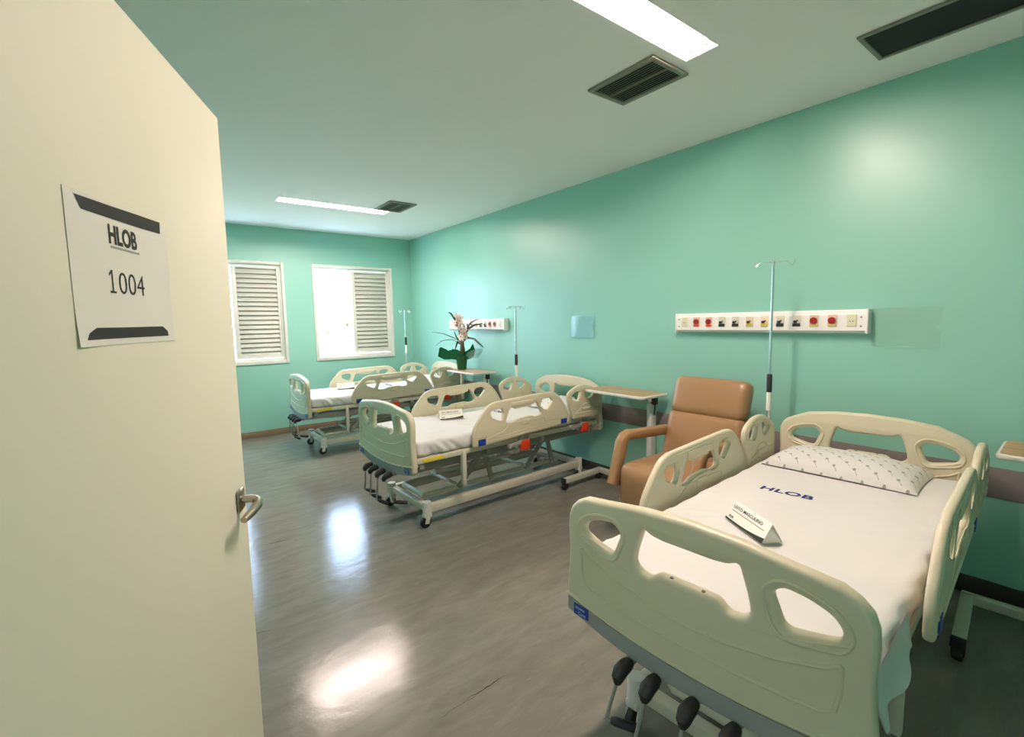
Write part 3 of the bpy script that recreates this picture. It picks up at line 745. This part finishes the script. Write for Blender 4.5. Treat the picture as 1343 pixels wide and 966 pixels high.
bedA = make_bed('large cream hospital bed in front, beside the tan armchair, cut by the bottom edge')
bedA.location = (A_POSE[0], A_POSE[1], 0); bedA.rotation_euler = (0, 0, A_POSE[2])
bedB = dup(bedA, (B_POSE[0], B_POSE[1], 0), B_POSE[2], 'middle cream hospital bed with its open wheeled base in view')
bedC = dup(bedA, (C_POSE[0], C_POSE[1], 0), C_POSE[2], 'farthest cream hospital bed below the windows')

# ------------------------------------------------------------------ mattresses, pillows, cards, poles
logo = text_mesh('HLOB', .075, .0022, .0002, 1.15, spacing=1.06)
def sheet_top(u, v, seed, k):
    """wrinkle height of the sheet at a bed position"""
    h = .0035 * noise.noise(Vector((u * 2.2, v * 5 + u * 1.3, seed))) + .0022 * noise.noise(Vector((u * 6, v * 9, seed + 4)))
    for a, w, amp, p in k: h += amp * math.exp(-((u * math.cos(a) + v * math.sin(a) - p) / w) ** 2)
    return h
def mattress(pose, seed, label, drape, card, folds):
    t = thing('mattress', label, 'mattress', (pose[0], pose[1], 0), pose[2], 'sheeted mattresses on the beds')
    b = grid_box((.058, -.437, .590), (1.995, .437, .702), .030, .017)
    for v in b.verts:
        p = v.co.copy()
        if p.z > .66: v.co.z += sheet_top(p.x, p.y, seed, folds)
        side = max(0., (.70 - p.z) / .11)
        if abs(p.y) > .40 and p.z < .695:
            sg = 1 if p.y > 0 else -1
            k = .006 * noise.noise(Vector((p.x * 9 + p.z * 14 * sg, p.z * 6, seed + 9))) + .004 * math.sin(p.x * 30 + p.z * 50)
            for u0, sl_, dp in () if drape and sg < 0 else ((.10, .35, .016), (.19, -.55, .020), (.25, -.85, .022), (.34, -1.0, .018), (.43, -1.3, .016), (.62, .9, .010)):
                e = (p.x - u0 - sl_ * (p.z - .60)) / .016
                k += .62 * dp * (math.exp(-((e - 1.4) ** 2)) - math.exp(-e * e)) * (.35 + .65 * min(1, max(0, (.70 - p.z) / .08)))
            v.co.y += sg * k
    m = MB().bm(b)
    if drape:                                      # the sheet hangs loose over the near side towards the foot
        vs = []; fs = []; nu, nz = 40, 12
        for i in range(nu + 1):
            u = .06 + .43 * i / nu; dep = (.135 - .03 * (i / nu)) * (1 + .12 * noise.noise(Vector((u * 7, 0, 2)))) * (1 if i > 2 else .8)
            for j in range(nz + 1):
                q = j / nz
                vs.append((u + .004 * math.sin(q * 5 + u * 20), -.443 - .010 * q - .012 * q * math.sin(u * 24 + 1.5 * noise.noise(Vector((u * 5, q, 1)))) - .012 * q * q, .685 - dep * q))
        for i in range(nu):
            for j in range(nz):
                a = i * (nz + 1) + j; fs.append((a, a + 1, a + nz + 2, a + nz + 1))
        o = len(vs); n2 = len(fs)
        vs += [(x, y + .003, z) for x, y, z in vs]; fs += [tuple(k + o for k in f[::-1]) for f in fs[:n2]]
        m.add(vs, fs)
    s = m.obj('fitted_sheet', M['sheet'], t, smooth=60)
    # printed letters lie on the sheet, read from the foot end
    R = Matrix(((0, 1, 0, 0), (-1, 0, 0, 0), (0, 0, 1, 0), (0, 0, 0, 1)))
    lm = MB(); mx = Matrix.Translation((1.175, .135, 0)) @ R
    vs = [mx @ w.co for w in logo.vertices]
    vs = [(p.x, p.y, .7032 + p.z + sheet_top(p.x, p.y, seed, folds)) for p in vs]
    lm.add(vs, [tuple(p.vertices) for p in logo.polygons]).obj('logo_lettering', M['navy'], s, smooth=0)
    return t
FA = [(.35, .012, .005, 1.02), (.5, .015, .005, .75), (.2, .010, .004, 1.3), (1.53, .010, .004, -.30), (.9, .012, .004, .6)]
FB = [(.3, .015, .005, .6), (.6, .012, .004, .9), (1.5, .012, .004, -.2)]
mattress(A_POSE, 1.3, 'white sheeted mattress on the front bed, sheet hanging at its right side', True, None, FA)
mattress(B_POSE, 5.1, 'white sheeted mattress on the middle bed', False, None, FB)
mattress(C_POSE, 8.7, 'white sheeted mattress on the bed below the windows', False, None, FB)

def bed_pt(pose, u, v, z):
    c, s = math.cos(pose[2]), math.sin(pose[2]); return (pose[0] + u * c - v * s, pose[1] + u * s + v * c, z)

def pillow(pose, u, v, rz, label, src=None):
    lu, lv, hh = .43, .70, .058
    b = bmesh.new(); n = 34; top = {}; bot = {}
    for i in range(n + 1):
        for j in range(n + 1):
            a = -1 + 2 * i / n; c = -1 + 2 * j / n
            f = max(0., (1 - abs(a) ** 2.6) * (1 - abs(c) ** 3.4)) ** .52
            x = lu / 2 * a * (1 - .05 * (1 - abs(c) ** 2) * 0 - .06 * (abs(c) < .0)) * (1 - .035 * (1 - c * c) * abs(a)); y = lv / 2 * c * (1 - .03 * (1 - a * a) * abs(c))
            w = .006 * noise.noise(Vector((x * 9, y * 9, pose[0] * 7))) * f
            top[i, j] = b.verts.new((x, y, .004 + hh * .55 + hh * 1.0 * f + w - hh * .5 * (1 - f)))
            bot[i, j] = top[i, j] if i in (0, n) or j in (0, n) else b.verts.new((x, y, .004 + hh * .05 * (1 - f)))
    for i in range(n):
        for j in range(n):
            b.faces.new((top[i, j], top[i + 1, j], top[i + 1, j + 1], top[i, j + 1])); b.faces.new((bot[i, j], bot[i, j + 1], bot[i + 1, j + 1], bot[i + 1, j]))
    o = MB().bm(b).obj('pillow', M['pillow'], smooth=70)
    p = bed_pt(pose, u, v, .7045); o.location = p; o.rotation_euler = (0, 0, pose[2] + rz)
    return tag(o, label, 'pillow', 'printed pillows at the bed heads')
pillow(A_POSE, 1.785, .045, -.03, 'white pillow with grey print on the front bed')
pillow(B_POSE, 1.78, .02, .03, 'white pillow on the middle bed, seen through its side rail')
pillow(C_POSE, 1.78, .02, 0, 'white pillow on the bed below the windows')

def card(pose, p0, p1, label):
    """folded tent card, its printed face along p0 -> p1 seen from the camera"""
    a = Vector(bed_pt(pose, *p0, 0)); c = Vector(bed_pt(pose, *p1, 0)); d = c - a; L = d.length
    t = thing('tent_card', label, 'tent card', (a.x, a.y, .7105), math.atan2(d.y, d.x), 'folded tent cards on the beds')
    hgt, dep = .074, .085
    tri = [(0, 0), (dep, 0), (dep * .5, hgt)]
    m = MB(); th = .0012
    prof = [(0, 0), (dep * .5, hgt), (dep, 0), (dep - .002, 0), (dep * .5, hgt - .003), (.002, 0)]
    k = len(prof); vs = [(0, y, z) for y, z in prof] + [(L, y, z) for y, z in prof]
    m.add(vs, [(i, (i + 1) % k, k + (i + 1) % k, k + i) for i in range(k)] + [tuple(range(k))[::-1], tuple(range(k, 2 * k))])
    m.box((.001, .001, 0), (L - .001, dep - .001, .0012))
    # inner fold closing the end
    m.add([(L - .004, .004, .001), (L - .004, dep - .004, .001), (L - .018, dep * .5, hgt - .006)], [(0, 1, 2)])
    m.add([(.004, .004, .001), (.004, dep - .004, .001), (.018, dep * .5, hgt - .006)], [(0, 2, 1)])
    o = m.obj('folded_card', M['paper'], t, smooth=0)
    sl = math.atan2(hgt, dep * .5); fl = math.hypot(hgt, dep * .5)
    F = Matrix.Translation((0, -.0006, .0003)) @ Matrix.Rotation(sl, 4, 'X')        # face plane: x along, y up the slope
    ik = MB()
    ik.mesh(text_mesh('LEITO MASCULINO', .0195, .0001, .0001, .98 * L / .215, 'LEFT'), mx=F @ Matrix.Translation((.016, fl - .028, .0003)))
    ik.mesh(text_mesh('HLOB', .0115, .0004, .0001, 1, 'LEFT'), mx=F @ Matrix.Translation((.014, .016, .0003)))
    ik.obj('lettering', M['ink'], o, smooth=0)
    MB().box((.016, fl - .041, .0001), (L - .02, fl - .0375, .0004), mx=F).obj('fine_print', M['grey_ink'], o, smooth=0)
    n = 16; lo = [(L * i / n, .001) for i in range(n + 1)]
    up = [(L * i / n, .007 + .0155 * (i / n) ** 3 + .002 * (1 - i / n) ** 6) for i in range(n + 1)]
    MB().add([tuple(F @ Vector((x, y, .0004))) for x, y in lo + up], [(i, i + 1, n + 2 + i, n + 1 + i) for i in range(n)]).obj('printed_swoosh', M['ink'], o, smooth=0)
    return t
card(A_POSE, (.690, .196), (.550, -.004), 'white tent card lying on the front bed below the blue letters')
card(B_POSE, (.585, .110), (.785, .050), 'white tent card with black swoosh on the middle bed')
card(C_POSE, (.50, .10), (.70, .03), 'small white tent card on the bed below the windows')

def iv_pole(pose, u, v, top, sl, label):
    t = thing('drip_pole', label, 'drip pole', bed_pt(pose, u, v, .50), pose[2], 'drip poles on the bed heads')
    z = lambda q: q - .50
    MB().cyl((0, 0, 0), (0, 0, z(sl + .03)), .0125, 16).obj('lower_tube', M['chrome'], t)
    MB().cyl((0, 0, z(sl)), (0, 0, z(top)), .0085, 14).obj('upper_tube', M['chrome'], t)
    MB().lathe([(.011, z(sl - .05)), (.0165, z(sl - .045)), (.0165, z(sl + .06)), (.013, z(sl + .068)), (.009, z(sl + .07))], 18).obj('grip_sleeve', M['black'], t)
    MB().lathe([(.0128, z(sl - .17)), (.0142, z(sl - .165)), (.0142, z(sl - .055)), (.0128, z(sl - .05))], 16).obj('tape_label', M['paper'], t)
    for k in range(4):
        a = k * PI / 2 + .35; c, s = math.cos(a), math.sin(a); zt = z(top)
        MB().tube([(x * c, x * s, zt + y) for x, y in ((0, -.004), (.03, -.001), (.07, .0), (.088, -.012), (.096, -.026), (.106, -.026), (.113, -.012), (.116, .004))], .0028, 7).obj('hook', M['chrome'], t)
    # clamp onto the bed frame
    MB().box((-.03, -.03 if v > 0 else -.03, -.02), (.03, .03, .035), .006).beam((-.012, 0, -.016), (-.06, -(v - .353), -.016), .022, .028, .004).obj('clamp', M['grey_steel'], t)
    return t
iv_pole(A_POSE, 2.02, .531, 1.895, 1.11, 'steel drip pole with hooks behind the front bed')
iv_pole(B_POSE, 1.82, .535, 1.705, 1.12, 'steel drip pole with hooks beside the middle bed')
iv_pole(C_POSE, 1.66, .535, 1.735, 1.27, 'steel drip pole by the windows, beside the farthest bed')

# ------------------------------------------------------------------ armchair
ch = thing('recliner_armchair', 'tan leatherette recliner armchair between the front and middle beds', 'armchair', (2.90, 1.875, 0), 0)
def cushion(lo, hi, r, bulge, name, mx=None, step=.03, seed=0):
    b = grid_box(lo, hi, r, step); c = [(a + d) / 2 for a, d in zip(lo, hi)]; h = [(d - a) / 2 for a, d in zip(lo, hi)]
    for v in b.verts:
        q = [(v.co[i] - c[i]) / h[i] for i in range(3)]
        for i in range(3):
            j, k = (i + 1) % 3, (i + 2) % 3
            v.co[i] += q[i] * bulge[i] * max(0, 1 - q[j] ** 2) * max(0, 1 - q[k] ** 2)
        v.co += Vector((1, 1, 1)) * .002 * noise.noise(v.co * 7 + Vector((seed, 0, 0)))
    return MB().bm(b, mx=mx)
cushion((-.365, -.262, .215), (.17, .262, .555), .06, (.02, .0, .022), 'seat').obj('seat', M['leather'], ch, smooth=70)
tilt = math.atan2(.19, .62)
bm_ = Matrix.Translation((.155, 0, .50)) @ Matrix.Rotation(tilt, 4, 'Y')
cushion((0, -.292, -.03), (.125, .292, .375), .042, (.012, 0, 0), 'b', bm_, seed=2).obj('backrest', M['leather'], ch, smooth=70)
cushion((-.004, -.290, .352), (.130, .290, .640), .052, (.014, 0, .008), 'h', bm_, seed=5).obj('headrest', M['leather'], ch, smooth=70)
for s in (-1, 1):
    y = s * .303
    path = [(.27, y, .690), (.10, y, .700), (-.10, y, .712), (-.20, y, .722), (-.245, y, .712), (-.272, y, .680), (-.300, y, .58), (-.352, y, .42), (-.362, y, .390)]
    m = MB(); vs = []; fs = []; w, hh = .036, .036; n = 16
    pv = [Vector(p) for p in path]
    for i, p in enumerate(pv):
        tg = (pv[min(i + 1, len(pv) - 1)] - pv[max(i - 1, 0)]).normalized(); up = Vector((0, 1, 0)).cross(tg).normalized()
        hk = hh * (1.0 if i < 5 else 1.12)
        for j in range(n):
            a = 2 * PI * j / n; ca, sa = math.cos(a), math.sin(a)
            sx_ = math.copysign(abs(ca) ** .55, ca); sy_ = math.copysign(abs(sa) ** .55, sa)
            vs.append(p + Vector((0, 1, 0)) * sx_ * w + up * sy_ * hk)
    for i in range(len(pv) - 1):
        for j in range(n): fs.append((i * n + j, i * n + (j + 1) % n, (i + 1) * n + (j + 1) % n, (i + 1) * n + j))
    fs += [tuple(range(n))[::-1], tuple((len(pv) - 1) * n + j for j in range(n))]
    b = bmesh.new(); vl = [b.verts.new(p) for p in vs]
    for f in fs: b.faces.new([vl[i] for i in f])
    bmesh.ops.recalc_face_normals(b, faces=b.faces)
    m.bm(b).obj('armrest', M['leather'], ch, smooth=50)
    MB().beam((-.26, s * .22, .03), (.30, s * .22, .03), .035, .03, .006).obj('base_rail', M['black'], ch)
    for x in (-.2, .22):
        MB().beam((x, s * .22, .03), (x, s * .22, .24), .03, .03, .004, up=(1, 0, 0)).cyl((x, s * .22, 0), (x, s * .22, .02), .018).obj('leg', M['black'], ch)

# ------------------------------------------------------------------ overbed tables
def make_table(label, pos, rz):
    t = thing('overbed_table', label, 'overbed table', pos, rz, 'overbed tables along the bed wall')
    # origin on the floor under the column; the top reaches along +y, the legs along -x
    out = fillet([(-.255, -.10), (.105, -.10), (.105, .56), (-.255, .56)], .035, 6)
    me = plate(out, [], .026, .010)
    e = MB().mesh(me, mx=Matrix.Translation((0, 0, .907))).obj('tabletop', M['white_steel'], t, smooth=40)
    inn = fillet([(-.243, -.088), (.093, -.088), (.093, .548), (-.243, .548)], .028, 6)
    MB().prism(inn, .9175, .9215).obj('wood_laminate', M['wood'], e, smooth=0)
    MB().box((-.034, -.024, .09), (.034, .024, .83), .005).obj('column', M['white_steel'], t)
    MB().box((-.024, -.017, .82), (.024, .017, .893), .003).box((-.10, -.05, .886), (.08, .05, .895), .002).obj('inner_column', M['chrome'], t)
    MB().box((-.03, -.052, .825), (.02, -.024, .886), .004).tube([(-.005, -.04, .85), (-.02, -.05, .79), (-.03, -.052, .74)], .007, 8).obj('height_lever', M['black'], t)
    b = MB().beam((.04, -.10, .085), (.04, .665, .085), .05, .045, .005)
    for y in (-.075, .64): b.beam((.04, y, .085), (-.46, y - .03, .085), .05, .045, .005)
    b.box((-.04, -.035, .08), (.045, .035, .14), .006)
    b.obj('base', M['steel'], t)
    for (x, y) in ((-.445, -.105), (-.445, .61), (.03, -.075), (.03, .64)):
        k = MB().cyl((x, y, .04), (x, y, .066), .014, 12).box((x - .022, y - .024, .022), (x + .022, y + .024, .058), .006).obj('caster', M['black'], t)
        MB().lathe([(.006, -.018), (.024, -.018), (.027, -.012), (.027, .012), (.024, .018), (.006, .018)], 20, mx=Matrix.Translation((x - .006, y, .027)) @ Matrix.Rotation(PI / 2, 4, 'X')).obj('wheel', M['black'], k)
    for x, y in ((-.46, -.105), (-.46, .61)): MB().box((x - .012, y - .027, .060), (x + .008, y + .027, .110), .003).obj('end_cap', M['black'], t)
    return t
tabB = make_table('wood-topped overbed table over the middle bed, behind the tan armchair', (3.375, 2.475, 0), -.02)
dup(tabB, (3.26, -.20, 0), .04, 'wood-topped overbed table at the right edge, beside the front bed')
dup(tabB, (3.38, 4.985, 0), .01, 'overbed table carrying the flower pot beside the farthest bed')

# ------------------------------------------------------------------ flowers on the far table
OX, OY, OZ = 3.29, 5.42, .9225
orc = thing('potted_orchid', 'pinkish orchid in a green foil-wrapped pot on the far overbed table', 'potted plant', (OX, OY, OZ))
MB().lathe([(.055, 0), (.060, .004), (.078, .165), (.080, .170), (.072, .170), (.068, .15)], 28).obj('pot', M['foil'], orc)
rv = Vector((.796, -.606, 0)); fv = Vector((.606, .796, 0))
def pq(x, z, d=0.): return rv * x + fv * (d - .75 * max(0, x - .03)) + Vector((0, 0, z))
def ribbon(path, w, name, m, tilt=0.):
    vs = []; fs = []
    for i, p in enumerate(path):
        t = (path[min(i + 1, len(path) - 1)] - path[max(i - 1, 0)]).normalized(); s = t.cross(fv).normalized() * math.cos(tilt) + fv * math.sin(tilt)
        ww = w[i] if isinstance(w, list) else w
        vs += [p + s * ww, p + fv * .006, p - s * ww]
    for i in range(len(path) - 1):
        for j in range(2): fs.append((i * 3 + j, i * 3 + j + 1, i * 3 + j + 4, i * 3 + j + 3))
    k = len(vs); n = len(fs)
    vs += [v + fv * .0018 for v in vs]; fs += [tuple(q + k for q in f[::-1]) for f in fs[:n]]
    return MB().add(vs, fs).obj(name, m, orc, smooth=60)
# wrapper points folded outwards
for sgn, pts, ws, mm in ((-1, [(-.02, .15), (-.08, .19), (-.15, .205), (-.20, .20)], [.03, .055, .06, .03], 'foil'), (-1, [(-.04, .17), (-.13, .19), (-.20, .20), (-.245, .225), (-.27, .30)], [.02, .05, .065, .075, .012], 'foil'),
                         (1, [(.02, .15), (.08, .19), (.12, .21), (.155, .27), (.16, .34)], [.03, .06, .06, .035, .004], 'foil'),
                         (1, [(.04, .15), (.12, .19), (.19, .21), (.25, .25), (.29, .27)], [.03, .05, .06, .04, .01], 'cello'),
                         (-1, [(0, .15), (-.03, .19), (-.08, .23), (-.12, .27)], [.05, .06, .05, .01], 'foil')):
    ribbon([pq(x, z, .03 * sgn - .03) for x, z in pts], ws, 'foil_wrap', M[mm])
MB().tube([pq(-.01, .14), pq(0, .22), pq(.012, .31), pq(.01, .40)], [.022, .026, .028, .020], 10).tube([pq(.02, .15), pq(.03, .26, .01), pq(.012, .38, .01)], [.016, .018, .012], 8).obj('stem', M['stem'], orc)
for pts, w in (([(0, .36), (-.03, .55), (-.075, .66), (-.125, .74), (-.155, .755)], .014), ([(.02, .36), (.07, .52), (.14, .62), (.24, .66)], .011), ([(.02, .38), (.09, .53), (.19, .585), (.30, .60)], .015),
               ([(.02, .36), (.08, .42), (.18, .405), (.26, .34), (.305, .30)], .013), ([(-.01, .33), (-.05, .37), (-.07, .31), (-.08, .27)], .012), ([(0, .36), (-.10, .42), (-.24, .48), (-.38, .50)], .005), ([(0, .34), (-.13, .40), (-.26, .385), (-.34, .32)], .004), ([(-.01, .36), (-.06, .42), (-.09, .50)], .010)):
    P = [pq(x, z, .02 * math.sin(i)) for i, (x, z) in enumerate(pts)]
    Q = []
    for i in range(len(P) - 1):
        for k in range(4): Q.append(P[i].lerp(P[i + 1], k / 4))
    Q.append(P[-1]); n = len(Q)
    ribbon(Q, [w * (.35 + .65 * math.sin(PI * min(1, (i + .6) / n) ** .8)) for i in range(n)], 'leaf', M['leaf'] if w > .006 else M['stem'], .3)
def blossom(c, nrm, s):
    nrm = nrm.normalized(); a = nrm.orthogonal().normalized(); b = nrm.cross(a); m = MB(); ph = rnd.uniform(0, 6)
    for k in range(5):
        t = ph + k * 2 * PI / 5; d = a * math.cos(t) + b * math.sin(t); e = -a * math.sin(t) + b * math.cos(t)
        vs = [c, c + d * s * .45 + e * s * .30 + nrm * s * .18, c + d * s + nrm * s * .05, c + d * s * .45 - e * s * .30 + nrm * s * .18, c + d * s * .55 + nrm * s * .08]
        m.add(vs, [(0, 1, 4), (1, 2, 4), (2, 3, 4), (3, 0, 4)])
    o = m.obj('blossom', M['petal'], orc, smooth=60)
    q = bmesh.new(); bmesh.ops.create_icosphere(q, subdivisions=1, radius=s * .16)
    MB().bm(q, mx=Matrix.Translation(c + nrm * s * .12)).obj('flower_centre', M['petal_eye'], o)
for i in range(16):
    z = .40 + .30 * (i / 15) ; x = .035 - .16 * max(0, (z - .42)) / .30 * .6 + rnd.uniform(-.05, .055)
    blossom(pq(x, z + rnd.uniform(-.015, .015), rnd.uniform(-.05, .03)), -fv + rv * rnd.uniform(-.7, .7) + Vector((0, 0, rnd.uniform(-.3, .5))), rnd.uniform(.045, .06))

# ------------------------------------------------------------------ light
wd = bpy.data.worlds.new('sky'); SC.world = wd; wd.use_nodes = True
bg = wd.node_tree.nodes['Background']; bg.inputs['Color'].default_value = (.50, .68, 1.0, 1); bg.inputs['Strength'].default_value = 17.
def area(name, loc, rot, sx_, sy_, e, col):
    l = bpy.data.lights.new(name, 'AREA'); l.shape = 'RECTANGLE'; l.size = sx_; l.size_y = sy_; l.energy = e; l.color = col
    o = bpy.data.objects.new(name, l); COL.objects.link(o); o.location = loc; o.rotation_euler = rot; return o
area('corridor_fill', (-1.4, .2, 2.88), (0, 0, 0), 1.2, .3, 6, (1., .93, .78))  # added fill light in the unseen corridor, no lamp fixture there

# ------------------------------------------------------------------ camera
yaw, pitch, roll, f = .6507, .0993, -.0179, 624.278
F = Vector((math.sin(yaw) * math.cos(pitch), math.cos(yaw) * math.cos(pitch), -math.sin(pitch)))
Rr = Vector((math.cos(yaw), -math.sin(yaw), 0)); U = Rr.cross(F)
R2 = Rr * math.cos(roll) + U * math.sin(roll); U2 = -Rr * math.sin(roll) + U * math.cos(roll)
cd = bpy.data.cameras.new('camera'); cam = bpy.data.objects.new('camera', cd); COL.objects.link(cam)
cd.sensor_fit = 'HORIZONTAL'; cd.sensor_width = 36.; cd.lens = f / 1343 * 36; cd.clip_start = .02; cd.clip_end = 1000
cam.matrix_world = Matrix(((R2.x, U2.x, -F.x, 0), (R2.y, U2.y, -F.y, 0), (R2.z, U2.z, -F.z, 1.55), (0, 0, 0, 1)))
SC.camera = cam
SC.view_settings.view_transform = 'Standard'; SC.view_settings.look = 'None'; SC.view_settings.exposure = .42; SC.view_settings.gamma = 1.
SC.view_settings.use_curve_mapping = False
SC.cycles.max_bounces = 10; SC.cycles.diffuse_bounces = 6; SC.cycles.glossy_bounces = 4; SC.cycles.transparent_max_bounces = 12
SC.cycles.use_denoising = True
SC.cycles.sample_clamp_indirect = 6.
SC.cycles.caustics_reflective = False; SC.cycles.caustics_refractive = False
